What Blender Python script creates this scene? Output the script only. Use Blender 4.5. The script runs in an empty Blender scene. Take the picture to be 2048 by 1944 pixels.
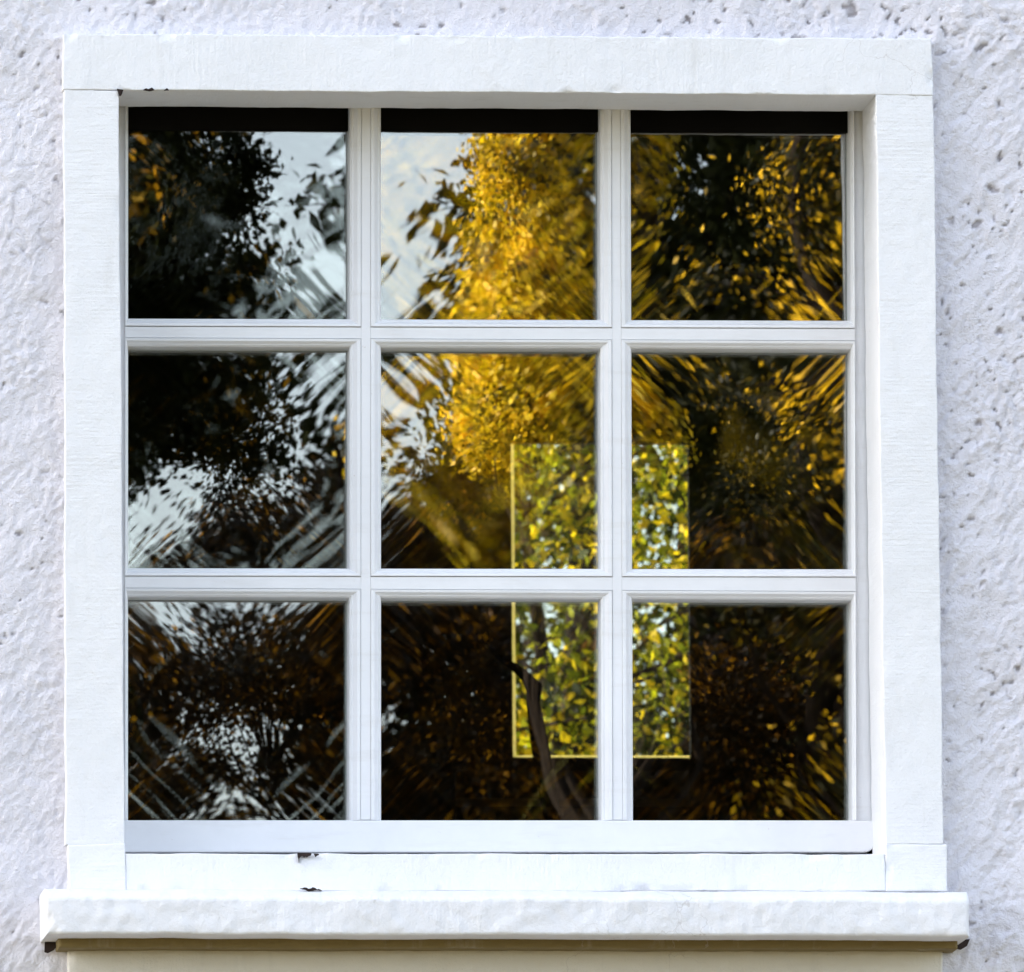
import bpy, math, random
import numpy as np
from mathutils import Vector

sc = bpy.context.scene
COL = sc.collection
rad = math.radians

# ------------------------------------------------------------------ camera
ZC = 4.6                                   # height of the window's middle
CAM = np.array([-0.095 * 24, -24.0, ZC - 0.12 * 24])
YAW, PITCH, ROLL, FPX = 0.09539, 0.11729, -0.00686, 30107.56
FW = np.array([math.sin(YAW) * math.cos(PITCH), math.cos(YAW) * math.cos(PITCH), math.sin(PITCH)])
R0 = np.cross(FW, [0, 0, 1]); R0 /= np.linalg.norm(R0); U0 = np.cross(R0, FW)
RT = math.cos(ROLL) * R0 + math.sin(ROLL) * U0
UP = -math.sin(ROLL) * R0 + math.cos(ROLL) * U0
cd = bpy.data.cameras.new('camera')
cam = bpy.data.objects.new('camera', cd)
COL.objects.link(cam)
from mathutils import Matrix
cam.matrix_world = Matrix([[RT[0], UP[0], -FW[0], CAM[0]], [RT[1], UP[1], -FW[1], CAM[1]],
                           [RT[2], UP[2], -FW[2], CAM[2]], [0, 0, 0, 1]])
cd.sensor_width = 36
cd.lens = FPX * 36 / 2048
cd.clip_end = 1000
cd.dof.use_dof = True
cd.dof.focus_distance = 24.5
cd.dof.aperture_fstop = 0.529 / 0.019
sc.camera = cam

# ------------------------------------------------------------------ light
SUN_AZ, SUN_EL = rad(-80), rad(31)         # azimuth from +Y (behind the house) towards +X; from the left, just behind the wall's plane
w = bpy.data.worlds.new('World'); sc.world = w; w.use_nodes = True
nt = w.node_tree
bg = nt.nodes['Background']
sky = nt.nodes.new('ShaderNodeTexSky'); sky.sky_type = 'NISHITA'; sky.sun_disc = False
sky.sun_elevation = SUN_EL; sky.sun_rotation = SUN_AZ
sky.air_density = 1.0; sky.dust_density = 2.0; sky.ozone_density = 1.0
hs = nt.nodes.new('ShaderNodeHueSaturation'); hs.inputs['Saturation'].default_value = 0.58   # thin white haze over the blue
nt.links.new(sky.outputs[0], hs.inputs['Color']); nt.links.new(hs.outputs[0], bg.inputs['Color'])
bg.inputs['Strength'].default_value = 0.12
sd = bpy.data.lights.new('sun', 'SUN'); sd.energy = 5.0; sd.angle = rad(0.5); sd.color = (1.0, 0.93, 0.8)
so = bpy.data.objects.new('sun', sd); COL.objects.link(so)
to_sun = Vector((math.sin(SUN_AZ) * math.cos(SUN_EL), math.cos(SUN_AZ) * math.cos(SUN_EL), math.sin(SUN_EL)))
so.rotation_euler = to_sun.to_track_quat('Z', 'Y').to_euler()
so.location = (-20, 10, 30)
vs = sc.view_settings
vs.view_transform = 'Standard'; vs.look = 'None'; vs.gamma = 1; vs.use_curve_mapping = False
vs.exposure = 2.42
sc.cycles.max_bounces = 9; sc.cycles.transparent_max_bounces = 20
sc.cycles.glossy_bounces = 5; sc.cycles.diffuse_bounces = 3; sc.cycles.transmission_bounces = 3
sc.cycles.use_adaptive_sampling = True; sc.cycles.adaptive_threshold = 0.02

# ------------------------------------------------------------------ helpers
def tag(o, label=None, cat=None, group=None, kind=None):
    if label: o['label'] = label
    if cat: o['category'] = cat
    if group: o['group'] = group
    if kind: o['kind'] = kind
    return o

def empty(name, loc, label, cat, group=None):
    o = bpy.data.objects.new(name, None); COL.objects.link(o); o.location = loc
    return tag(o, label, cat, group)

def link(name, me, mat, parent=None):
    o = bpy.data.objects.new(name, me); COL.objects.link(o)
    if mat: me.materials.append(mat)
    if parent:
        o.parent = parent
        o.matrix_parent_inverse = Matrix.Translation(parent.location).inverted()
    return o

def mesh(name, V, F, mat, parent=None, smooth=False):
    me = bpy.data.meshes.new(name)
    me.from_pydata([tuple(map(float, v)) for v in V], [], F)
    me.update()
    if smooth: me.shade_smooth()
    return link(name, me, mat, parent)

def quad_mesh(name, V, Q, mat, parent=None, smooth=False, tint=None):
    """fast mesh from numpy: V (n,3), Q (m,4)"""
    V = np.ascontiguousarray(V, np.float32); Q = np.ascontiguousarray(Q, np.int32)
    me = bpy.data.meshes.new(name)
    me.vertices.add(len(V)); me.vertices.foreach_set('co', V.ravel())
    me.loops.add(Q.size); me.loops.foreach_set('vertex_index', Q.ravel())
    me.polygons.add(len(Q)); me.polygons.foreach_set('loop_start', np.arange(0, Q.size, 4, dtype=np.int32))
    me.update(calc_edges=True); me.validate()
    if tint is not None:
        a = me.attributes.new('tint', 'FLOAT', 'FACE'); a.data.foreach_set('value', np.ascontiguousarray(tint, np.float32))
    if smooth: me.shade_smooth()
    return link(name, me, mat, parent)

def box(name, x0, x1, y0, y1, z0, z1, mat, parent=None, bev=0.0):
    V = [(x, y, z) for x in (x0, x1) for y in (y0, y1) for z in (z0, z1)]
    F = [(0, 1, 3, 2), (4, 6, 7, 5), (0, 4, 5, 1), (2, 3, 7, 6), (0, 2, 6, 4), (1, 5, 7, 3)]
    o = mesh(name, V, F, mat, parent)
    if bev:
        m = o.modifiers.new('bevel', 'BEVEL'); m.width = bev; m.segments = 2
    return o

def P(px, py, y):
    """point of the plane at depth y seen at photo pixel (px, py)"""
    d = FW + RT * (px - 1024) / FPX - UP * (py - 972) / FPX
    t = (y - CAM[1]) / d[1]
    return CAM[0] + d[0] * t, CAM[2] + d[2] * t

GLASS_Y = 0.232
def M(px, py, D):
    """where a ray mirrored by flat glass at photo pixel (px,py) stands at distance D before the house"""
    gx, gz = P(px, py, GLASS_Y)
    t = (D + GLASS_Y) / (GLASS_Y - CAM[1])
    return gx + (gx - CAM[0]) * t, -D, gz + (gz - CAM[2]) * t

# value noise ---------------------------------------------------------
def _hash(ix, iy, seed):
    n = (ix.astype(np.int64) * 374761393 + iy.astype(np.int64) * 668265263 + seed * 974634767) & 0xffffffff
    n = ((n ^ (n >> 13)) * 1274126177) & 0xffffffff
    n = (n ^ (n >> 16)) & 0xffffffff
    return n.astype(np.float64) / 4294967295.0

def vnoise(x, y, seed=0):
    x = np.asarray(x, float); y = np.asarray(y, float)
    ix = np.floor(x); iy = np.floor(y); fx = x - ix; fy = y - iy
    ux = fx ** 3 * (fx * (fx * 6 - 15) + 10); uy = fy ** 3 * (fy * (fy * 6 - 15) + 10)
    a = _hash(ix, iy, seed); b = _hash(ix + 1, iy, seed); c = _hash(ix, iy + 1, seed); d = _hash(ix + 1, iy + 1, seed)
    return (a + (b - a) * ux) * (1 - uy) + (c + (d - c) * ux) * uy - 0.5

def fbm(x, y, seed, octs=4, gain=0.5):
    s = 0; a = 1.0
    for k in range(octs):
        s = s + a * vnoise(x * 2 ** k + 17.3 * k, y * 2 ** k - 9.1 * k, seed + k); a *= gain
    return s

# materials -------------------------------------------------------------
class Mat:
    def __init__(s, name):
        s.m = bpy.data.materials.new(name); s.m.use_nodes = True
        s.nt = s.m.node_tree; s.bsdf = s.nt.nodes['Principled BSDF']; s.out = s.nt.nodes['Material Output']
    def n(s, t, **kw):
        nd = s.nt.nodes.new(t)
        for k, v in kw.items():
            if k.startswith('i_'):
                nd.inputs[k[2:].replace('_', ' ')].default_value = v
            else: setattr(nd, k, v)
        return nd
    def l(s, a, b): s.nt.links.new(a, b)
    def coords(s, scale=(1, 1, 1)):
        tc = s.n('ShaderNodeTexCoord'); mp = s.n('ShaderNodeMapping'); mp.inputs['Scale'].default_value = scale
        s.l(tc.outputs['Object'], mp.inputs['Vector']); return mp.outputs[0]
    def noise(s, scale, detail=4, rough=0.55, vec=None):
        t = s.n('ShaderNodeTexNoise'); t.inputs['Scale'].default_value = scale
        t.inputs['Detail'].default_value = detail; t.inputs['Roughness'].default_value = rough
        s.l(vec if vec is not None else s.coords(), t.inputs['Vector']); return t.outputs['Fac']
    def ramp(s, fac, stops):
        r = s.n('ShaderNodeValToRGB'); e = r.color_ramp.elements
        while len(e) < len(stops): e.new(0.5)
        for k, (p, c) in enumerate(stops):
            e[k].position = p; e[k].color = (*c, 1) if len(c) == 3 else c
        s.l(fac, r.inputs[0]); return r.outputs['Color']
    def math(s, op, a, b=None, c=None):
        m = s.n('ShaderNodeMath', operation=op)
        for k, v in enumerate((a, b, c)):
            if v is None: continue
            if isinstance(v, (int, float)): m.inputs[k].default_value = v
            else: s.l(v, m.inputs[k])
        return m.outputs[0]
    def mix(s, fac, a, b):
        m = s.n('ShaderNodeMix', data_type='RGBA')
        for sock, v in ((m.inputs['Factor'], fac), (m.inputs['A'], a), (m.inputs['B'], b)):
            if isinstance(v, (int, float)): sock.default_value = v
            elif isinstance(v, tuple): sock.default_value = (*v, 1)
            else: s.l(v, sock)
        return m.outputs['Result']
    def bump(s, h, strength=0.5, dist=0.002, prev=None):
        b = s.n('ShaderNodeBump'); b.inputs['Strength'].default_value = strength; b.inputs['Distance'].default_value = dist
        s.l(h, b.inputs['Height'])
        if prev is not None: s.l(prev, b.inputs['Normal'])
        return b.outputs[0]
    def done(s, color=None, rough=0.8, normal=None, spec=0.3):
        if color is not None:
            if isinstance(color, tuple): s.bsdf.inputs['Base Color'].default_value = (*color, 1)
            else: s.l(color, s.bsdf.inputs['Base Color'])
        s.bsdf.inputs['Roughness'].default_value = rough
        s.bsdf.inputs['Specular IOR Level'].default_value = spec
        if normal is not None: s.l(normal, s.bsdf.inputs['Normal'])
        return s.m

def mat_plain(name, c, rough=0.8, nscale=6, var=0.15, spec=0.3):
    m = Mat(name); f = m.noise(nscale, 5)
    c2 = tuple(v * (1 - var) for v in c); c3 = tuple(min(1, v * (1 + var)) for v in c)
    return m.done(m.ramp(f, [(0.3, c2), (0.7, c3)]), rough, None, spec)

# lime stucco of the wall: grey-lilac paint, darker in the pits
m = Mat('stucco_paint')
v = m.coords()
big = m.noise(1.4, 4, 0.6, v); mid = m.noise(40, 5, 0.65, v)
base = m.mix(m.ramp(big, [(0.35, (0, 0, 0)), (0.65, (1, 1, 1))]), (0.735, 0.717, 0.768), (0.805, 0.786, 0.835))
at = m.n('ShaderNodeAttribute', attribute_name='pit')
base = m.mix(m.math('MULTIPLY', at.outputs['Fac'], 0.75), base, (0.20, 0.16, 0.16))
nn = m.bump(m.noise(210, 4, 0.7, v), 1.0, 0.0042)
nn = m.bump(m.noise(70, 5, 0.7, v), 0.5, 0.004, nn)
M_STUCCO = m.done(base, 0.9, nn, 0.2)

def stone_paint(name, tool, color=(0.80, 0.80, 0.815), spots=()):
    """thick white paint on tooled stone; tool = stretch of the chisel lines"""
    m = Mat(name)
    v = m.coords(); vt = m.coords(tool)
    col = m.mix(m.ramp(m.noise(3.0, 5, 0.6, v), [(0.35, (0, 0, 0)), (0.7, (1, 1, 1))]), tuple(c * 0.955 for c in color), color)
    col = m.mix(m.ramp(m.noise(55, 6, 0.7, v), [(0.70, (0, 0, 0)), (0.78, (0.5, 0.5, 0.5))]), col, (0.5, 0.44, 0.4))
    vo = m.n('ShaderNodeTexVoronoi', feature='DISTANCE_TO_EDGE'); vo.inputs['Scale'].default_value = 7.0
    wv = m.n('ShaderNodeMix', data_type='VECTOR'); wv.inputs['Factor'].default_value = 0.12
    nz = m.n('ShaderNodeTexNoise'); nz.inputs['Scale'].default_value = 14; nz.inputs['Detail'].default_value = 5
    m.l(v, nz.inputs['Vector']); m.l(v, wv.inputs['A']); m.l(nz.outputs['Color'], wv.inputs['B']); m.l(wv.outputs['Result'], vo.inputs['Vector'])
    crk = m.math('LESS_THAN', vo.outputs['Distance'], 0.0045)
    gate = m.ramp(m.noise(2.3, 3, 0.5, v), [(0.56, (0, 0, 0)), (0.62, (1, 1, 1))])
    crk = m.math('MULTIPLY', crk, gate)
    col = m.mix(m.math('MULTIPLY', crk, 0.35), col, (0.42, 0.38, 0.36))
    col = m.mix(m.ramp(m.noise(1.0, 5, 0.6, m.coords((26, 26, 3.5))), [(0.58, (0, 0, 0)), (0.75, (0.28, 0.28, 0.28))]), col, (0.55, 0.53, 0.50))
    th = m.math('MULTIPLY', m.noise(1.0, 3, 0.5, vt), m.ramp(m.noise(5.0, 4, 0.6, v), [(0.35, (0.15, 0.15, 0.15)), (0.65, (1, 1, 1))]))
    n1 = m.bump(th, 0.6, 0.0024)
    n1 = m.bump(m.noise(150, 6, 0.72, v), 0.7, 0.0026, n1)
    return m.done(col, 0.75, n1, 0.3)

M_JAMB = stone_paint('white_stone_paint_horizontal_tooling', (14, 14, 210))
M_LINTEL = stone_paint('white_stone_paint_vertical_tooling', (190, 30, 16))
M_APRON = stone_paint('apron_paint_with_shade', (190, 40, 20), (0.74, 0.71, 0.65))  # warm grey shade below the slab put into the apron's colour
M_DRIP_SHADE = stone_paint('drip_stone_with_shade', (120, 40, 30), (0.22, 0.165, 0.065))  # deep shade and warm bounce under the slab put into the stone colour
M_SILL = stone_paint('white_stone_paint_pocked', (170, 60, 30), (0.79, 0.79, 0.815))

m = Mat('white_gloss_paint')
v = m.coords()
col = m.mix(m.ramp(m.noise(9, 5, 0.65, v), [(0.3, (0, 0, 0)), (0.7, (1, 1, 1))]), (0.74, 0.74, 0.755), (0.80, 0.80, 0.815))
col = m.mix(m.ramp(m.noise(70, 6, 0.7, v), [(0.69, (0, 0, 0)), (0.76, (0.6, 0.6, 0.6))]), col, (0.33, 0.22, 0.13))
col = m.mix(m.ramp(m.noise(1.0, 5, 0.65, m.coords((9, 9, 60))), [(0.55, (0, 0, 0)), (0.8, (0.35, 0.35, 0.35))]), col, (0.60, 0.57, 0.53))
M_WOOD = m.done(col, 0.38, m.bump(m.noise(1, 3, 0.5, m.coords((120, 120, 120))), 0.12, 0.001), 0.4)

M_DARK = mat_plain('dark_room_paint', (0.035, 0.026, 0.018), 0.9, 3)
M_BLACK = mat_plain('black_seal_and_soffit_reflection', (0.006, 0.0055, 0.005), 0.9, 8, 0.2, 0.05)  # for the seal, and for the strip imitating the soffit's reflection
M_STEM = mat_plain('black_bark', (0.005, 0.004, 0.003), 1.0, 20, 0.3, 0.0)
M_ROOF = mat_plain('roof_tile', (0.22, 0.1, 0.07), 0.8, 4)
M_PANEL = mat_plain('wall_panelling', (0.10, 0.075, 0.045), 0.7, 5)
M_LEDGE = mat_plain('pale_ledge_paint', (0.6, 0.52, 0.38), 0.6, 5)
M_CHIP = mat_plain('bare_dark_mortar', (0.03, 0.02, 0.017), 0.95, 60, 0.4)

def mat_glass(name, refl, tintc=(1, 1, 1)):
    m = Mat(name); m.nt.nodes.remove(m.bsdf)
    tr = m.n('ShaderNodeBsdfTransparent'); tr.inputs[0].default_value = (0.97, 0.985, 0.97, 1)
    gl = m.n('ShaderNodeBsdfGlossy'); gl.inputs['Roughness'].default_value = 0.0; gl.inputs['Color'].default_value = (*tintc, 1)
    mx = m.n('ShaderNodeMixShader'); mx.inputs[0].default_value = refl
    m.l(tr.outputs[0], mx.inputs[1]); m.l(gl.outputs[0], mx.inputs[2]); m.l(mx.outputs[0], m.out.inputs['Surface'])
    return m.m
M_GLASS = mat_glass('coated_glass', 0.15)
M_GLASS2 = mat_glass('inner_sheet_glass', 0.095)
M_CLEAR = mat_glass('clear_glass', 0.04)

def mat_leaf(name, stops, trans=0.45, spec=0.35):
    m = Mat(name)
    at = m.n('ShaderNodeAttribute', attribute_name='tint')
    col = m.ramp(at.outputs['Fac'], stops)
    m.l(col, m.bsdf.inputs['Base Color']); m.bsdf.inputs['Roughness'].default_value = 0.5
    m.bsdf.inputs['Specular IOR Level'].default_value = spec
    tl = m.n('ShaderNodeBsdfTranslucent'); m.l(col, tl.inputs['Color'])
    mx = m.n('ShaderNodeMixShader'); mx.inputs[0].default_value = trans
    m.l(m.bsdf.outputs[0], mx.inputs[1]); m.l(tl.outputs[0], mx.inputs[2]); m.l(mx.outputs[0], m.out.inputs['Surface'])
    return m.m
L_DARK = mat_leaf('dark_green_leaves', [(0.0, (0.006, 0.008, 0.002)), (0.8, (0.016, 0.018, 0.004)), (0.93, (0.10, 0.07, 0.006)), (1.0, (0.45, 0.22, 0.008))], 0.2, 0.03)
L_YELLOW = mat_leaf('yellow_autumn_leaves', [(0.0, (0.012, 0.012, 0.001)), (0.25, (0.06, 0.045, 0.002)), (0.45, (0.40, 0.28, 0.003)), (0.7, (0.80, 0.57, 0.006)), (1.0, (0.82, 0.50, 0.008))], 0.45)
L_ORANGE = mat_leaf('orange_brown_leaves', [(0.0, (0.008, 0.005, 0.001)), (0.45, (0.025, 0.013, 0.002)), (0.7, (0.20, 0.085, 0.003)), (1.0, (0.78, 0.36, 0.008))], 0.3, 0.15)
L_OLIVE = mat_leaf('olive_gold_leaves', [(0.0, (0.006, 0.007, 0.001)), (0.5, (0.024, 0.022, 0.002)), (0.75, (0.20, 0.125, 0.003)), (1.0, (0.78, 0.46, 0.006))], 0.3, 0.15)
L_LIME = mat_leaf('lime_backlit_leaves', [(0.0, (0.012, 0.016, 0.001)), (0.4, (0.06, 0.07, 0.003)), (0.75, (0.34, 0.33, 0.008)), (1.0, (0.65, 0.45, 0.01))], 0.6, 0.15)
m = Mat('bark'); v = m.coords((9, 9, 2))
M_BARK = m.done(m.ramp(m.noise(3, 6, 0.7, v), [(0.3, (0.008, 0.006, 0.005)), (0.7, (0.03, 0.022, 0.016))]), 0.95, m.bump(m.noise(4, 6, 0.7, v), 0.8, 0.02), 0.05)

# ------------------------------------------------------------------ ground
m = Mat('grass_and_leaf_litter')
v = m.coords()
g1 = m.mix(m.ramp(m.noise(0.35, 6, 0.6, v), [(0.4, (0, 0, 0)), (0.6, (1, 1, 1))]), (0.022, 0.03, 0.009), (0.05, 0.036, 0.013))
g1 = m.mix(m.ramp(m.noise(9, 6, 0.7, v), [(0.5, (0, 0, 0)), (0.62, (1, 1, 1))]), g1, (0.11, 0.07, 0.016))
M_GROUND = m.done(g1, 0.9, m.bump(m.noise(14, 5, 0.7, v), 0.8, 0.05))
G = 300
gr = mesh('ground', [(-G, -G, 0), (G, -G, 0), (G, G, 0), (-G, G, 0)], [(0, 1, 2, 3)], M_GROUND)
tag(gr, kind='structure')

# ------------------------------------------------------------------ house
house = empty('house', (0, 4, 0), 'grey-white house wall of rough pitted stucco all round the stone window surround', 'house')
OX0, OZ1 = P(237, 181, 0.0); OX1, _ = P(1771, 1707, 0.0); _, OZ0 = P(1000, 1707, 0.0)
HX0, HX1, HZ0, HZ1 = OX0 - 0.05, OX1 + 0.05, OZ0 - 0.06, OZ1 + 0.05   # hole in the wall's core
XW, ZT, YB = 6.0, 7.6, 7.7
YS = 0.028                                     # face of the stucco; the stone face is y = 0

# fine relief of the stucco round the surround
SX0, SZ1 = P(127, 67, 0.0); SX1, SZ0 = P(1890, 1944, 0.0)
RX0, RX1, RZ0, RZ1 = SX0 + 0.035, SX1 - 0.035, P(1000, 1860, 0)[1], SZ1 - 0.035   # hole of the relief sheet, behind the stones
def relief(x, z):
    r = np.clip((x + 0.2) / 0.8, 0, 1); r = r * r * (3 - 2 * r)      # long trowel drags on the right, pits on the left
    topsm = np.clip((z - (SZ1 - 0.02)) / 0.08, 0, 1)                     # smoother over the lintel
    wx = x + 0.012 * fbm(x * 20, z * 20, 3, 3); wz = z + 0.012 * fbm(x * 20, z * 20, 8, 3)
    h = 0.009 * fbm(x * 5, z * 5, 1, 3) + 0.004 * fbm(x * 20, z * 20, 2, 2)
    u = (wx * 0.86 - wz * 0.51); t = (wx * 0.51 + wz * 0.86)
    h = h + (0.0058 * fbm(u * 75, t * 26, 21, 3) * (0.22 + 0.78 * r) + 0.0034 * fbm(u * 150, t * 60, 25, 2)) * (1 - 0.55 * topsm)
    gate = np.clip(fbm(x * 6, z * 6, 31, 2) * 2.2 + 0.55, 0, 1)
    h = h + 0.0045 * gate * fbm(wx * 120, wz * 120, 41, 2)
    qx = wx + 0.009 * vnoise(x * 70, z * 70, 91); qz = wz + 0.009 * vnoise(x * 70, z * 70, 92)
    pn = fbm(qx * 75 + qz * 40, qz * 92 - qx * 48, 52, 2)
    low = np.clip(((ZC - 0.35) - z) / 0.4, 0, 1)
    pit = np.clip((pn - 0.43 + 0.05 * r + 0.03 * topsm - 0.05 * low) / 0.16, 0, 1) * np.clip(fbm(x * 5, z * 5, 61, 2) * 3 + 0.8, 0, 1)
    h = h - 0.006 * pit
    cr = np.abs(fbm(x * 6 + 4, z * 6, 77, 3)); crack = np.clip(1 - cr / 0.010, 0, 1) * np.clip(fbm(x * 3, z * 3, 79, 2) * 5 - 0.6, 0, 1)
    h = h - 0.003 * crack
    h = h * 0.8
    return h, np.clip(pit ** 2 * 0.8 + 0.3 * crack, 0, 1)
PX, PZ = 1.42, 1.32
RS = 0.0032
def relief_strip(x0, x1, z0, z1):
    nx = max(2, int((x1 - x0) / RS)); nz = max(2, int((z1 - z0) / RS))
    X, Z = np.meshgrid(np.linspace(x0, x1, nx), np.linspace(z0, z1, nz))
    h, pit = relief(X, Z)
    f = np.clip((PX - np.abs(X)) / 0.1, 0, 1) * np.clip((PZ - np.abs(Z - ZC)) / 0.1, 0, 1)
    V = np.stack([X, YS - h * f, Z], -1).reshape(-1, 3)
    k = np.arange(nz * nx).reshape(nz, nx)
    Q = np.stack([k[:-1, :-1], k[:-1, 1:], k[1:, 1:], k[1:, :-1]], -1).reshape(-1, 4)
    return V, Q, (pit * f).ravel()
parts = [relief_strip(-PX, RX0, ZC - PZ, ZC + PZ), relief_strip(RX1, PX, ZC - PZ, ZC + PZ),
         relief_strip(RX0, RX1, RZ1, ZC + PZ), relief_strip(RX0, RX1, ZC - PZ, RZ0)]
Vs, Qs, Ps, off = [], [], [], 0
for V, Q, p_ in parts:
    Vs.append(V); Qs.append(Q + off); Ps.append(p_); off += len(V)
def addq(a, b, c, d):
    global off
    Vs.append(np.array([a, b, c, d], float)); Qs.append(np.array([[0, 1, 2, 3]]) + off); Ps.append(np.zeros(4)); off += 4
def rect(x0, x1, z0, z1): addq((x0, YS, z0), (x1, YS, z0), (x1, YS, z1), (x0, YS, z1))
rect(-XW, -PX, 0, ZT); rect(PX, XW, 0, ZT); rect(-PX, PX, ZC + PZ, ZT); rect(-PX, PX, 0, ZC - PZ)
for (a, b) in (((RX0, RZ0), (RX0, RZ1)), ((RX0, RZ1), (RX1, RZ1)), ((RX1, RZ1), (RX1, RZ0)), ((RX1, RZ0), (RX0, RZ0))):
    addq((a[0], YS + 0.012, a[1]), (b[0], YS + 0.012, b[1]), (b[0], 0.2, b[1]), (a[0], 0.2, a[1]))
wall = quad_mesh('stucco_wall', np.concatenate(Vs), np.concatenate(Qs), M_STUCCO, house, smooth=True)
a = wall.data.attributes.new('pit', 'FLOAT', 'POINT'); pv = np.concatenate(Ps).astype(np.float32)
if len(wall.data.vertices) == len(pv): a.data.foreach_set('value', pv)

# core of the front wall, other walls, roof and the dark room
def walls():
    for (x0, x1, z0, z1) in ((-XW + 0.3, HX0, 0.01, ZT), (HX1, XW - 0.3, 0.01, ZT), (HX0, HX1, HZ1, ZT), (HX0, HX1, 0.01, HZ0)):
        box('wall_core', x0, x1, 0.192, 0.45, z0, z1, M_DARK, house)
walls()
box('side_wall', -XW, -XW + 0.3, YS + 0.002, YB + 0.3, 0, ZT, M_STUCCO, house)
box('side_wall', XW - 0.3, XW, YS + 0.002, YB + 0.3, 0, ZT, M_STUCCO, house)
BX0, BZ1 = P(1019, 889, YB); BX1, BZ0 = P(1379, 1518, YB)
for (x0, x1, z0, z1) in ((-XW + 0.3, BX0 - .2, 0, ZT), (BX1 + .2, XW - 0.3, 0, ZT), (BX0 - .2, BX1 + .2, BZ1 + .2, ZT), (BX0 - .2, BX1 + .2, 0, BZ0 - .2)):
    box('back_wall', x0, x1, YB, YB + 0.3, z0, z1, M_STUCCO, house)
for (x0, x1, z0, z1) in ((-XW + 0.3, BX0, 0, ZT), (BX1, XW - 0.3, 0, ZT), (BX0, BX1, BZ1, ZT), (BX0, BX1, 0, BZ0)):
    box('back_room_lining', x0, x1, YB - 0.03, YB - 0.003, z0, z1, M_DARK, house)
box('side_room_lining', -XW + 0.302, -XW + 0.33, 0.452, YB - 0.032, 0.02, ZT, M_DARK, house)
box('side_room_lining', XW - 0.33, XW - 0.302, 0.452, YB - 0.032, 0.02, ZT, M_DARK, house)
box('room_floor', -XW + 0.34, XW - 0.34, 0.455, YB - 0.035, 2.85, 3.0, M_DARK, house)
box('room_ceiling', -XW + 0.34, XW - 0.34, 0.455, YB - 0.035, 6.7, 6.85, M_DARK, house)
e = 0.35
mesh('roof', [(-XW - e, -0.25, ZT), (XW + e, -0.25, ZT), (XW + e, 3.9, ZT + 2.6), (-XW - e, 3.9, ZT + 2.6), (-XW - e, 8.4, ZT), (XW + e, 8.4, ZT)],
     [(0, 1, 2, 3), (3, 2, 5, 4), (0, 3, 4), (1, 5, 2), (0, 4, 5, 1)], M_ROOF, house)
# panel and ledge under the inner window
PX0, PZ0 = P(960, 1660, YB - 0.06); PX1, PZ1 = P(1380, 1605, YB - 0.06)
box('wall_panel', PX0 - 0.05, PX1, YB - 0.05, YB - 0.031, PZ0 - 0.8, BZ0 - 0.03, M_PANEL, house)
box('panel_ledge', PX0 - 0.05, PX1 + 0.002, YB - 0.062, YB - 0.051, PZ1 - 0.008, PZ1 + 0.008, M_LEDGE, house, 0.002)

# ------------------------------------------------------------------ stone surround
sur = empty('window_surround', (0, 0.05, OZ0), 'white painted stone surround with lintel, jambs and projecting sill framing the dark window', 'window surround')

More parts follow.
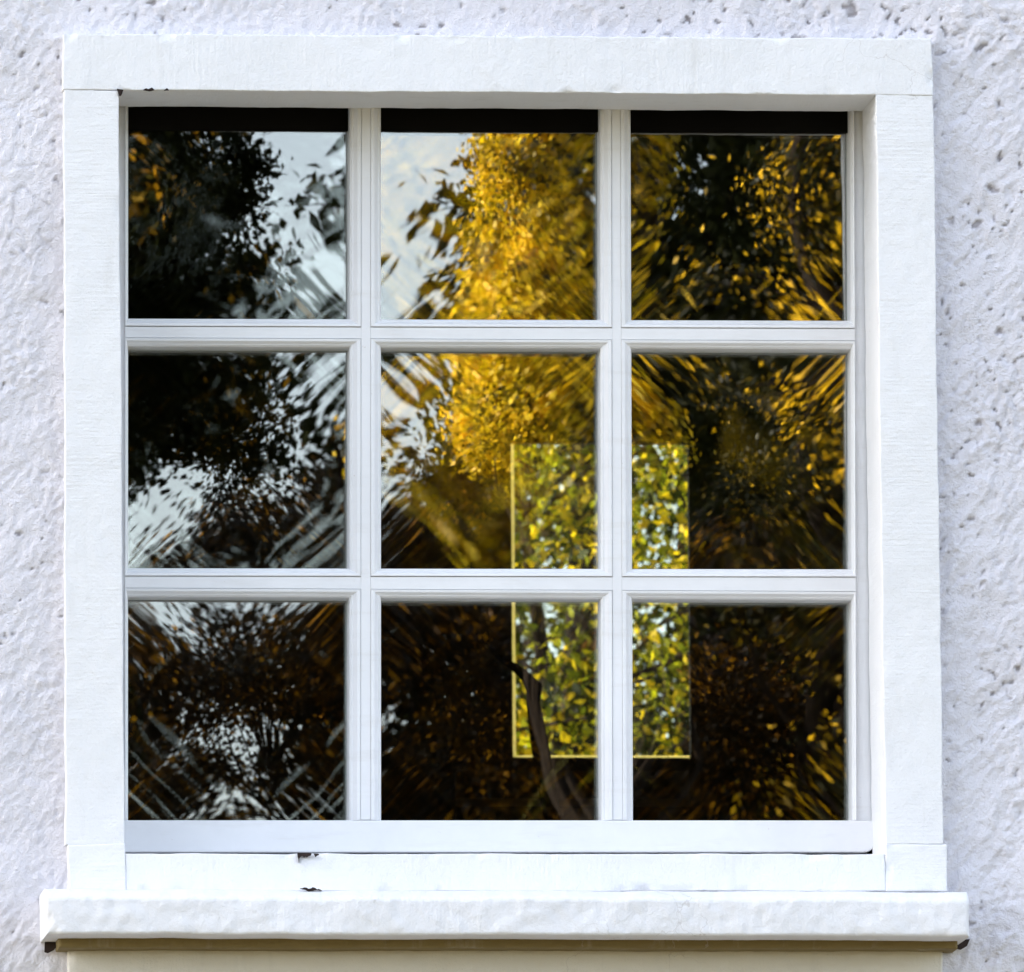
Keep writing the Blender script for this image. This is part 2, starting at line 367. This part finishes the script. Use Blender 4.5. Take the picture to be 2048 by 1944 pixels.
def stone(name, tl, tr, br, bl, yf, depth, mat, seed, rnd=0.0035, amp=0.0008, warp=0.0009, res=0.004, top_cut=0.0, chips=0.02):
    C4 = [P(*q, yf) for q in (tl, tr, br, bl)]
    (x0, z0), (x1, z1), (x2, z2), (x3, z3) = C4
    W = max(abs(x1 - x0), abs(x2 - x3)); H = max(abs(z0 - z3), abs(z1 - z2))
    nu = max(8, int(W / res)); nv = max(8, int(H / res))
    def dist(n, L):   # finer rows near the edges
        s = np.linspace(0, L, n); k = np.array([0, .0006, .0015, .003, .0045])
        return np.unique(np.concatenate([s, k, L - k])) / L
    U, Vv = np.meshgrid(dist(nu, W), dist(nv, H))
    X = (x0 * (1 - U) + x1 * U) * (1 - Vv) + (x3 * (1 - U) + x2 * U) * Vv
    Z = (z0 * (1 - U) + z1 * U) * (1 - Vv) + (z3 * (1 - U) + z2 * U) * Vv
    eu = np.minimum(U, 1 - U) * W; ev = np.minimum(Vv, 1 - Vv) * H
    def rr(e): e = np.clip(e, 0, rnd); return rnd - np.sqrt(np.maximum(rnd ** 2 - (rnd - e) ** 2, 0))
    Y = yf + np.maximum(rr(eu), rr(ev))
    if top_cut:
        Y = Y + np.clip(1 - Vv * H / (top_cut * 0.55), 0, 1) * top_cut
    # worn surface: low waves, chisel marks, chipped arrises
    edge = np.minimum(eu, ev)
    Y = Y + amp * 2.0 * fbm(X * 9, Z * 9, seed, 3) + amp * fbm(X * 55, Z * 55, seed + 7, 3)
    chip = np.clip(fbm(X * 26, Z * 26, seed + 11, 2) - 0.28, 0, 1) * np.clip(1 - edge / 0.012, 0, 1)
    Y = Y + chip * chips
    X = X + warp * 2 * fbm(X * 13, Z * 13, seed + 3, 4); Z = Z + warp * 2 * fbm(X * 13, Z * 13, seed + 5, 4)
    n, mcol = U.shape
    V = np.stack([X, Y, Z], -1).reshape(-1, 3)
    k = np.arange(n * mcol).reshape(n, mcol)
    Q = [np.stack([k[1:, :-1], k[1:, 1:], k[:-1, 1:], k[:-1, :-1]], -1).reshape(-1, 4)]
    ring = np.concatenate([k[0, :-1], k[:-1, -1], k[-1, :0:-1], k[:0:-1, 0]])
    prev = ring; base = len(V); VV = [V]
    for d in (0.15, 1.0):                       # sides going back into the wall
        B = V[ring].copy(); B[:, 1] = np.maximum(yf + depth * d, V[ring][:, 1] + 0.004 * (1 + d))
        cur = np.arange(len(ring)) + base; base += len(ring); VV.append(B)
        Q.append(np.stack([prev, np.roll(prev, -1), np.roll(cur, -1), cur], -1)); prev = cur
    o = quad_mesh(name, np.concatenate(VV), np.concatenate(Q), mat, sur, smooth=True)
    me = o.data
    o.data.set_sharp_from_angle(angle=rad(50))
    return o
DP = 0.187
stone('lintel', (127, 67), (1863, 77), (1866, 190.5), (127, 179), 0.0, DP, M_LINTEL, 11, rnd=0.0015)
stone('jamb', (128, 178.5), (237.5, 181.5), (249, 1688.5), (132, 1688.5), 0.0004, DP - 0.002, M_JAMB, 23, rnd=0.0012, chips=0.004)
stone('jamb', (1752, 189.6), (1866, 190.2), (1887, 1688.5), (1771, 1688.5), 0.0004, DP - 0.002, M_JAMB, 37, rnd=0.0012, chips=0.004)
stone('sill_foot', (135, 1688), (250.5, 1688), (251.5, 1782), (137, 1782), -0.002, DP, M_JAMB, 41, rnd=0.002)
stone('sill_foot', (1770.5, 1688), (1894, 1688), (1895, 1782), (1771, 1782), -0.002, DP, M_JAMB, 43, rnd=0.002)
stone('sill_stone', (250.5, 1707), (1771, 1708), (1771, 1782), (251, 1782), -0.0012, DP, M_LINTEL, 47, rnd=0.002)
stone('sill_slab', (91, 1775), (1938, 1780), (1939, 1873), (93, 1868), -0.13, 0.16, M_SILL, 53, rnd=0.006, amp=0.0022, top_cut=0.028)
stone('drip_moulding', (116, 1868), (1916, 1868), (1916, 1897), (118, 1895), -0.05, 0.08, M_DRIP_SHADE, 59, rnd=0.005)
stone('apron_stone', (137, 1870), (1886, 1870), (1886, 2030), (137, 2030), 0.008, 0.1, M_APRON, 61)

# breaks in the paint of the sill: dark mortar showing through
def flake(outline, yf):
    V = []; n = len(outline)
    for (px, py) in outline:
        x, z = P(px, py, yf); V.append((x, yf, z))
    for (px, py) in outline:
        x, z = P(px, py, yf); V.append((x, yf + 0.006, z))
    F = [tuple(range(n))] + [(i, i + n, (i + 1) % n + n, (i + 1) % n) for i in range(n)]
    return mesh('bare_patch', V, F, M_CHIP, sur)
def zoom(pts, ox, oy, s): return [(ox + x / s, oy + y / s) for x, y in pts]
flake(zoom([(595, 660), (598, 700), (608, 740), (613, 785), (618, 735), (635, 705), (655, 695), (680, 716), (700, 705), (715, 714), (735, 700), (765, 690), (770, 662)], 500, 1600, 6.253), -0.0065)
flake(zoom([(800, 672), (815, 700), (826, 712), (835, 695), (868, 684), (850, 672)], 500, 1600, 6.253), -0.0075)
flake(zoom([(625, 1104), (660, 1116), (700, 1122), (735, 1146), (770, 1138), (810, 1128), (845, 1128), (900, 1134), (885, 1122), (858, 1110), (840, 1118), (815, 1098), (785, 1090), (765, 1104), (730, 1110), (710, 1096), (680, 1092), (655, 1102)], 500, 1600, 6.253), -0.105)

flake([(234, 177.5), (247, 179.5), (244, 188), (240, 192), (237, 187)], -0.0035)
flake([(90, 1880), (118, 1876), (114, 1892), (108, 1900), (96, 1906), (89, 1904)], 0.014)
flake([(1918, 1880), (1940, 1878), (1934, 1892), (1922, 1899), (1913, 1897)], 0.014)
flake([(286, 179.6), (292, 176.5), (297, 178), (304, 175), (309, 179.8), (300, 182)], -0.0035)
flake([(328, 180.5), (334, 176), (338, 180)], -0.0035)
# ------------------------------------------------------------------ the window
win = empty('window', (0, 0.2, OZ0), 'large white window of nine square panes in a three by three grid reflecting autumn trees', 'window')
SF = 0.19                                                     # face of the flat bars
CX = [((257, 256.6), (700, 698.5)), ((762.5, 763), (1200.5, 1203)), ((1262, 1267), (1700.5, 1705))]   # pane edges: x at top, x at bottom
RZ = [((120, 125), (636, 640.5)), ((692, 698), (1135.5, 1137.6)), ((1192.5, 1199.5), (1640.3, 1640.7))]
def pane_corner(c, r, ex, ez, y, dx=0.0, dz=0.0):
    xa, xb = CX[c][ex]; za, zb = RZ[r][ez]
    py = za + (zb - za) * ((xa - 257) / 1446.0)
    px = xa + (xb - xa) * ((py - 230) / 1410.0)
    x, z = P(px, py, y)
    return x + dx, z + dz
def prism(name, loop, y0, y1, mat, parent, bev=0.0):
    """prism of an outline in x,z between depths y0 (front) and y1"""
    n = len(loop)
    V = [(x, y0, z) for x, z in loop] + [(x, y1, z) for x, z in loop]
    F = [tuple(range(n)), tuple(range(2 * n - 1, n - 1, -1))] + [(i, i + n, (i + 1) % n + n, (i + 1) % n) for i in range(n)]
    o = mesh(name, V, F, mat, parent)
    if bev:
        mo = o.modifiers.new('bevel', 'BEVEL'); mo.width = bev; mo.segments = 2; mo.limit_method = 'ANGLE'
    return o
E3 = 0.003
YBK = 0.275
def pc(c, r, ex, ez, gx=0, gz=0): return pane_corner(c, r, ex, ez, SF, gx, gz)
# mullions (full height), stiles, transom pieces
zt = OZ1 + 0.06
for c in (0, 1):
    bt = pc(c, 0, 1, 0); bb = pc(c, 2, 1, 1); ct = pc(c + 1, 0, 0, 0); cb = pc(c + 1, 2, 0, 1)
    prism('mullion', [(bt[0] + E3, zt), (bb[0] + E3, bb[1]), (cb[0] - E3, cb[1]), (ct[0] - E3, zt)], SF, YBK, M_WOOD, win)
lt = pc(0, 0, 0, 0); lb = pc(0, 2, 0, 1)
prism('stile', [(OX0 - 0.04, zt), (OX0 - 0.04, lb[1]), (lb[0] - E3, lb[1]), (lt[0] - E3, zt)], SF, YBK, M_WOOD, win)
rt = pc(2, 0, 1, 0); rb = pc(2, 2, 1, 1)
prism('stile', [(rt[0] + E3, zt), (rb[0] + E3, rb[1]), (OX1 + 0.04, rb[1]), (OX1 + 0.04, zt)], SF, YBK, M_WOOD, win)
for r in (0, 1):
    for c in range(3):
        a = pc(c, r, 0, 1); b = pc(c, r, 1, 1); d = pc(c, r + 1, 1, 0); e_ = pc(c, r + 1, 0, 0)
        ext = 0.0
        prism('glazing_bar', [(a[0] - E3 - .004, a[1] - E3), (e_[0] - E3 - .004, e_[1] + E3), (d[0] + E3 + .004, d[1] + E3), (b[0] + E3 + .004, b[1] - E3)], SF + 0.0004, YBK - 0.001, M_WOOD, win)
# top rail behind the lintel
prism('top_rail', [(OX0 - 0.045, zt + 0.001), (OX1 + 0.045, zt + 0.001), (OX1 + 0.045, zt + 0.06), (OX0 - 0.045, zt + 0.06)], SF, YBK, M_WOOD, win)
# bottom rail, lower right corner worn round
by = SF - 0.012
q = [P(244, 1640.3, by), P(244, 1704.6, by)]
for k in range(7):
    a_ = k / 6 * math.pi / 2
    q.append(P(1749 - 22 + 22 * math.sin(a_), 1704.4 - 16 + 16 * math.cos(a_), by))
q.append(P(1751, 1640.7, by))
prism('bottom_rail', q, by, YBK - 0.003, M_WOOD, win, 0.0025)
prism('seal', [(OX0 - 0.03, OZ0 - 0.03), (OX1 + 0.03, OZ0 - 0.03), (OX1 + 0.03, OZ0 + 0.02), (OX0 - 0.03, OZ0 + 0.02)], YBK + 0.003, YBK + 0.03, M_BLACK, win)

# glazing beads: one mitred moulding round every pane
def bead(c, r):
    px = 1 / 1240.0
    wl = 7 * px if c == 0 else 22 * px; wr = 7 * px if c == 2 else 22 * px
    wt = 15.5 * px; wb = 17 * px if r < 2 else 0
    ins = [pane_corner(c, r, ex, ez, SF) for ex, ez in ((0, 0), (1, 0), (1, 1), (0, 1))]
    sg = [(-1, 1), (1, 1), (1, -1), (-1, -1)]
    def ring(offs, y):
        out = []
        for (x, z), (sx, sz) in zip(ins, sg):
            wx = wl if sx < 0 else wr; wz = wt if sz > 0 else wb
            fx, fz = offs
            out.append((x + sx * wx * fx, y, z + sz * wz * fz))
        return out
    prof = [(1.0, SF + 0.0012), (1.0, SF - 0.0058), (0.94, SF - 0.0070), (0.66, SF - 0.0062), (0.22, SF + 0.0020), (0.04, SF + 0.0050), (0.0, SF + 0.008), (0.0, GLASS_Y + 0.012)]
    V = []
    for f, y in prof: V += ring((f, f), y)
    F = []
    for k in range(len(prof) - 1):
        for i in range(4):
            if r == 2 and i == 2: continue
            j = (i + 1) % 4
            F.append((k * 4 + i, (k + 1) * 4 + i, (k + 1) * 4 + j, k * 4 + j))
    o = mesh('glazing_bead', V, F, M_WOOD, win)
    return o
# soffit's dark reflection imitated by a black strip on the three upper panes
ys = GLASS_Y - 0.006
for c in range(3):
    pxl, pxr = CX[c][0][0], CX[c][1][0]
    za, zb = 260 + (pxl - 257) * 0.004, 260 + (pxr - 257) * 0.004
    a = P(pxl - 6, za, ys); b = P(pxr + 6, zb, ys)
    prism('soffit_reflection_strip', [(a[0], OZ1 + 0.05), a, b, (b[0], OZ1 + 0.05)], ys, ys + 0.004, M_BLACK, win)
GP = 1.6 / 1240.0; BP = 22 / 1240.0; YP_ = SF - 0.0052
for c in (0, 1):
    a = pc(c, 0, 1, 0); b = pc(c, 2, 1, 1); d = pc(c + 1, 2, 0, 1); e_ = pc(c + 1, 0, 0, 0)
    prism('cover_strip', [(a[0] + BP + GP * .4, zt - .001), (b[0] + BP + GP * .4, b[1] + .0004), (d[0] - BP - GP * .4, d[1] + .0004), (e_[0] - BP - GP * .4, zt - .001)], YP_, SF + .001, M_WOOD, win)
for r in (0, 1):
    for c in range(3):
        a = pc(c, r, 0, 1); b = pc(c, r, 1, 1); d = pc(c, r + 1, 1, 0); e_ = pc(c, r + 1, 0, 0)
        xl = a[0] - (7 / 1240.0 if c == 0 else BP + GP * .4 - .0002); xr = b[0] + (7 / 1240.0 if c == 2 else BP + GP * .4 - .0002)
        wb_, wt_ = 17 / 1240.0 + GP, 15.5 / 1240.0 + GP * .7
        prism('cover_strip', [(xl, a[1] - wb_), (xl, e_[1] + wt_), (xr, d[1] + wt_), (xr, b[1] - wb_)], YP_ + .0003, SF + .001, M_WOOD, win)
# sealed double panes: suction bows the two sheets towards each other
prng = np.random.default_rng(5)
def sheet(c, r, y, sgn, cc, tilt, seed, th=0.004):
    tl = pane_corner(c, r, 0, 0, y); tr_ = pane_corner(c, r, 1, 0, y); br = pane_corner(c, r, 1, 1, y); bl = pane_corner(c, r, 0, 1, y)
    n = 48; g = 0.012
    U, Vv = np.meshgrid(np.linspace(-1, 1, n), np.linspace(1, -1, n))
    a = (U + 1) / 2; b = (1 - Vv) / 2
    X = (tl[0] * (1 - a) + tr_[0] * a) * (1 - b) + (bl[0] * (1 - a) + br[0] * a) * b + U * g
    Z = (tl[1] * (1 - a) + tr_[1] * a) * (1 - b) + (bl[1] * (1 - a) + br[1] * a) * b + Vv * g
    hw = (tr_[0] - tl[0]) / 2 + g
    w2 = 0.5 * (1 / 18.0 + 1 / 24.0) * cc                      # curvature that just focuses the garden
    A = w2 / (math.pi / 2 / hw) ** 2
    wv = A * np.cos(U * math.pi / 2) * np.cos(Vv * math.pi / 2)
    wv = wv + A * 0.07 * fbm(U * 1.3 + seed, Vv * 1.3 - seed, seed, 2)
    Y = y + sgn * wv + tilt[0] * U * hw + tilt[1] * Vv * hw
    V = np.stack([X, Y, Z], -1).reshape(-1, 3); V2 = V.copy(); V2[:, 1] += th
    k = np.arange(n * n).reshape(n, n)
    Q = np.stack([k[1:, :-1], k[1:, 1:], k[:-1, 1:], k[:-1, :-1]], -1).reshape(-1, 4)
    return np.concatenate([V, V2]), np.concatenate([Q, Q[:, ::-1] + n * n])
for r in range(3):
    for c in range(3):
        bead(c, r)
        cc = prng.uniform(0.84, 1.0)
        t1 = prng.normal(0, 0.0008, 2); t2 = prng.normal(0, 0.0010, 2)
        V1, Q1 = sheet(c, r, GLASS_Y, -1, cc, t1, 100 + r * 3 + c)
        V2, Q2 = sheet(c, r, GLASS_Y + 0.02, 1, prng.uniform(0.86, 1.04), t2, 140 + r * 3 + c)
        o = quad_mesh('pane', np.concatenate([V1, V2]), np.concatenate([Q1, Q2 + len(V1)]), M_GLASS, win, smooth=True)
        o.data.materials.append(M_GLASS2)
        o.data.polygons.foreach_set('material_index', np.r_[np.zeros(len(Q1), np.int32), np.ones(len(Q2), np.int32)])

# ------------------------------------------------------------------ inner window in the far wall of the room
iw = empty('inner_window', ((BX0 + BX1) / 2, YB, BZ0), 'small bright window in the far wall seen through the middle and lower right panes', 'window')
m = Mat('lit_edge_translucent')  # translucent so that the added edge strips look lit
tl_ = m.n('ShaderNodeBsdfTranslucent'); tl_.inputs['Color'].default_value = (0.85, 0.75, 0.4, 1)
mx = m.n('ShaderNodeMixShader'); mx.inputs[0].default_value = 0.8
m.l(m.bsdf.outputs[0], mx.inputs[1]); m.l(tl_.outputs[0], mx.inputs[2]); m.l(mx.outputs[0], m.out.inputs['Surface'])
m.bsdf.inputs['Base Color'].default_value = (0.8, 0.7, 0.4, 1)
M_LIT_EDGE = m.m
YT = YB + 0.33
tx0, tz1 = P(1020, 889, YT); tx1, tz0 = P(1380, 1518, YT); tw = 0.0085
box('lit_edge_strip', tx0 - .03, tx0 + tw, YT, YT + 0.003, tz0 + tw * .8, tz1 + .1, M_LIT_EDGE, iw)  # strips added to imitate light along the window's left and bottom edges
box('lit_edge_strip', tx0 - .03, tx1 + .03, YT, YT + 0.003, tz0 - .03, tz0 + tw * .8, M_LIT_EDGE, iw)
box('pane', BX0, BX1, YB + 0.05, YB + 0.054, BZ0, BZ1, M_CLEAR, iw)

# ------------------------------------------------------------------ trees
def tube(path, radii, sides=6):
    V, Q = [], []
    path = [np.array(p, float) for p in path]
    for i, p in enumerate(path):
        t = path[min(i + 1, len(path) - 1)] - path[max(i - 1, 0)]; t /= (np.linalg.norm(t) + 1e-9)
        a = np.cross(t, [0.3, 0.9, 0.1]); a /= np.linalg.norm(a); b = np.cross(t, a)
        for k in range(sides):
            an = 2 * math.pi * k / sides
            V.append(p + radii[i] * (math.cos(an) * a + math.sin(an) * b))
    for i in range(len(path) - 1):
        for k in range(sides):
            k2 = (k + 1) % sides
            Q.append((i * sides + k, i * sides + k2, (i + 1) * sides + k2, (i + 1) * sides + k))
    return np.array(V), np.array(Q)

def leaves(rng, centers, length, wid, droop=0.3):
    n = len(centers)
    d = rng.normal(size=(n, 3)); d[:, 2] -= droop; d /= np.linalg.norm(d, axis=1)[:, None]
    o = rng.normal(size=(n, 3)); s = np.cross(d, o); s /= (np.linalg.norm(s, axis=1)[:, None] + 1e-9)
    up = np.cross(d, s)
    L = length * rng.uniform(0.6, 1.25, n)[:, None]; W = L * wid * rng.uniform(0.8, 1.2, n)[:, None]
    c = centers
    V = np.stack([c, c + d * L * 0.45 + s * W * 0.5 + up * L * 0.08, c + d * L, c + d * L * 0.45 - s * W * 0.5 + up * L * 0.08], 1).reshape(-1, 3)
    return V, np.arange(n * 4).reshape(n, 4)

def tree(name, label, base, top, blobs, nclus, per, leaf, mat, seed, wid=0.6, spread=0.22, tint_mu=0.5, tint_sd=0.25, trunk_r=0.16, tw=0.006, group='trees in the garden reflected in the glass'):
    rng = np.random.default_rng(seed)
    t = empty(name, (base[0], base[1], 0), label, 'tree', group)
    vol = np.array([b[3] * b[4] * b[5] for b in blobs]); vol = vol / vol.sum()
    which = rng.choice(len(blobs), nclus, p=vol)
    u = rng.normal(size=(nclus, 3)); u /= np.linalg.norm(u, axis=1)[:, None]
    rr = rng.uniform(0.15, 1, nclus) ** 0.5
    B = np.array(blobs)
    cen = B[which, :3] + u * rr[:, None] * B[which, 3:]
    # wood
    VV, QQ, o = [], [], 0
    def add(p, r, s):
        nonlocal o
        v, q_ = tube(p, r, s); VV.append(v); QQ.append(q_ + o); o += len(v)
    nseg = 12
    tp = []
    for k in range(nseg + 1):
        f = k / nseg
        tp.append((base[0] + (top[0] - base[0]) * f + 0.10 * math.sin(3.1 * f + seed) * f, base[1] + (top[1] - base[1]) * f + 0.10 * math.cos(2.3 * f + seed) * f, top[2] * f))
    add(tp, [trunk_r * (1.25 if k == 0 else 1) * (1 - 0.86 * k / nseg) for k in range(nseg + 1)], 10)
    tpa = np.array(tp)
    limbs = []
    zlo = min(b[2] - b[5] for b in blobs)
    for k in range(26):
        ce = cen[rng.integers(nclus)]
        zb = max(zlo * 0.8, ce[2] - rng.uniform(0.5, 1.8)); f = min(0.97, zb / top[2])
        p0 = tpa[int(f * nseg)]; p3 = ce
        mid1 = p0 + (p3 - p0) * 0.35 + rng.normal(0, 0.08, 3) + [0, 0, 0.12]; mid2 = p0 + (p3 - p0) * 0.7 + rng.normal(0, 0.06, 3) + [0, 0, 0.1]
        r0 = trunk_r * 0.42 * (1 - 0.6 * f)
        add([p0, mid1, mid2, p3], [r0, r0 * 0.6, r0 * 0.38, r0 * 0.15], 5); limbs += [mid1, mid2, p3, (mid1 + mid2) / 2, (mid2 + p3) / 2]
    limbs = np.array(limbs)
    for ce in cen:
        j = limbs[np.argmin(((limbs - ce) ** 2).sum(1))]
        if ((j - ce) ** 2).sum() < 1e-4: continue
        add([j, (j + ce) / 2 + rng.normal(0, 0.03, 3), ce, ce + (ce - j) * 0.25], [tw * 1.6, tw * 1.1, tw * 0.7, tw * 0.3], 3)
    quad_mesh('trunk', np.concatenate(VV), np.concatenate(QQ), M_BARK, t, smooth=True)
    # leaves in sprays round the twig ends
    n = nclus * per
    ci = np.repeat(np.arange(nclus), per)
    sp = spread * rng.uniform(0.6, 1.35, nclus)
    pos = cen[ci] + rng.normal(size=(n, 3)) * sp[ci][:, None] * [1, 1, 0.75]
    V, Q = leaves(rng, pos, leaf, wid)
    ct = rng.normal(tint_mu, tint_sd * 0.7, nclus)
    tint = np.clip(ct[ci] + rng.normal(0, tint_sd * 0.6, n), 0, 1)
    quad_mesh('crown', V, Q, mat, t, tint=tint)
    return t

def E(px, py, D, rx, ry, rz, dy=0):
    """ellipsoid of a crown, placed by its place in the mirrored view"""
    x, y, z = M(px, py, D); return (x, y + dy, z, rx, ry, rz)
PXM = 1750 / 2048 / 1000.0     # metres per photo pixel about D = 18

# 1 dark tree on the left
D1 = 15.0
bx, by_, bz = M(60, 500, D1)
tree('dark_tree', 'dark leafy tree black against the sky mirrored in the upper left pane', (bx - 0.3, by_), (bx - 0.2, by_, 8.6),
     [E(85, 260, D1, 0.56, 1.4, 0.72), E(460, 400, D1, 0.13, 0.8, 0.16),  E(300, 680, D1, 0.34, 1.0, 0.17), E(60, 800, D1, 0.25, 0.9, 0.24), E(590, 800, D1, 0.09, 0.6, 0.07), E(450, 890, D1, 0.21, 1.3, 0.15), E(150, 1010, D1, 0.16, 0.6, 0.10), E(-420, 400, D1, 0.75, 1.4, 1.3), E(-450, 1300, D1, 0.75, 1.3, 0.9), E(-560, 1900, D1, 0.8, 1.4, 0.9)],
     980, 290, 0.04, L_DARK, 3, tint_mu=0.4, tint_sd=0.3, spread=0.085)
# 2 yellow tree in the middle
D2 = 18.0
bx, by_, bz = M(1060, 500, D2)
tree('yellow_tree', 'golden yellow autumn tree mirrored in the upper middle pane beside the sky gap', (bx + 0.2, by_), (bx + 0.1, by_, 8.6),
     [E(1075, 300, D2, 0.13, 0.7, 0.36), E(1040, 610, D2, 0.15, 0.7, 0.24), E(1050, 850, D2, 0.19, 0.8, 0.20), E(1150, 60, D2, 0.13, 0.7, 0.42)],
     230, 230, 0.038, L_YELLOW, 17, tint_mu=0.58, tint_sd=0.42, spread=0.07, trunk_r=0.1)
# 3 olive and gold tree on the right
D3 = 21.0
bx, by_, bz = M(1700, 900, D3)
tree('olive_gold_tree', 'olive and gold tree mirrored dark in the right hand panes', (bx, by_), (bx, by_, 9.6),
     [E(1800, 300, D3, 0.22, 0.8, 0.4), E(1500, 690, D3, 0.4, 0.8, 0.1), E(1500, 960, D3, 0.27, 0.9, 0.32), E(1780, 1650, D3, 0.22, 1.0, 0.30), E(2300, 900, D3, 1.0, 1.3, 1.5)],
     380, 170, 0.042, L_OLIVE, 25, tint_mu=0.36, tint_sd=0.42, spread=0.12)
# 4 rust orange tree, low
D4 = 22.0
bx, by_, bz = M(640, 1500, D4)
tree('orange_tree', 'rust orange tree mirrored low in the middle and bottom panes', (bx, by_), (bx, by_, 6.9),
     [E(900, 1120, D4, 0.30, 1.0, 0.34), E(640, 1210, D4, 0.22, .8, 0.14), E(400, 1150, D4, 0.22, .8, 0.10), E(300, 1680, D4, 0.2, .8, 0.12), E(640, 1640, D4, 0.12, .8, 0.2), E(470, 1310, D4, 0.55, 1.0, 0.24), E(60, 1550, D4, 0.5, 1.1, 0.55), E(900, 1620, D4, 0.34, 1.1, 0.5), E(1400, 1480, D4, 0.55, 1.0, 0.45), E(500, 2150, D4, 1.3, 1.4, 0.5), E(1000, 2700, D4, 1.6, 1.4, 0.7)],
     860, 230, 0.042, L_ORANGE, 36, tint_mu=0.24, tint_sd=0.38, spread=0.12, trunk_r=0.09)
# 5 big dark trees far behind
for k, (px, py, D5, top, rx, lab) in enumerate([(1960, 900, 33, 14.5, 2.25, 'tall dark tree standing behind the olive and gold one in the mirrored garden'),
                                            (1560, 1500, 38, 10.3, 1.9, 'broad dark tree behind the yellow one in the mirrored garden')]):
    bx, by_, bz = M(px, py, D5)
    tree('background_tree', lab, (bx, by_), (bx, by_, top), [(bx, by_, top * 0.66, rx, 2.0, top * 0.33), (bx - 0.3, by_, top * 0.45, rx, 2, top * 0.3), (bx + 0.8, by_ + .5, top * 0.5, rx, 2, top * 0.32)],
         900, 120, 0.12, L_DARK, 60 + k, tint_mu=0.3, tint_sd=0.22, spread=0.27, trunk_r=0.3, tw=0.01)
# 6 unseen trees added at the left to shade the others
for k, (x, y, top, lab) in enumerate([(-5.4, -20.3, 12.5, 'added unseen tree left of the others, put there to shade them'),
                                      (-5.6, -30.8, 17.5, 'added unseen tree at the back left, put there to shade the far trees')]):
    tree('added_shade_tree', lab, (x, y), (x, y, top), [(x, y, top * 0.64, 1.7, 1.9, top * 0.34), (x, y, top * 0.42, 1.9, 2.3, top * 0.28)],
         560, 90, 0.14, L_OLIVE, 70 + k, tint_mu=0.3, tint_sd=0.25, spread=0.3, trunk_r=0.25, tw=0.01)
# garden behind the house, seen through the room
for k, (px, py, D, rx, rz, lab) in enumerate([(1120, 1180, 13, 1.0, 1.1, 'yellow-green tree outside the small far window, on its left side'),
                                              (1330, 1250, 16, 1.3, 1.3, 'yellow-green tree outside the small far window, on its right side')]):
    x, z = P(px, py, D)
    tree('backlit_tree', lab, (x, D), (x, D, z + rz), [(x, D, z, rx, 1.2, rz), (x + 0.3, D + .5, z - 1.5, rx * 1.3, 1.2, 1.3)],
         330, 170, 0.036, L_LIME, 80 + k, tint_mu=0.44, tint_sd=0.45, spread=0.15, group='trees behind the house')

# dark bent stem standing in the room before the inner window
YP = 5.6
pts = [(1125, 1900), (1108, 1640), (1096, 1560), (1083, 1470), (1074, 1400), (1078, 1365), (1062, 1340), (1040, 1318), (1012, 1298), (990, 1270)]
path = [(P(a_, b_, YP)[0], YP + 0.02 * k, P(a_, b_, YP)[1]) for k, (a_, b_) in enumerate(pts)]
path = [(path[0][0] + .05, YP, 3.0)] + path
V, Q = tube(path, [0.018, 0.018, 0.018, 0.019, 0.018, 0.014, 0.017, 0.011, 0.008, 0.006, 0.003], 10)
st = quad_mesh('twisted_stem', V, Q, M_STEM, None, smooth=True)
tag(st, 'dark bent stem standing in the room before the small bright far window', 'dried branch')
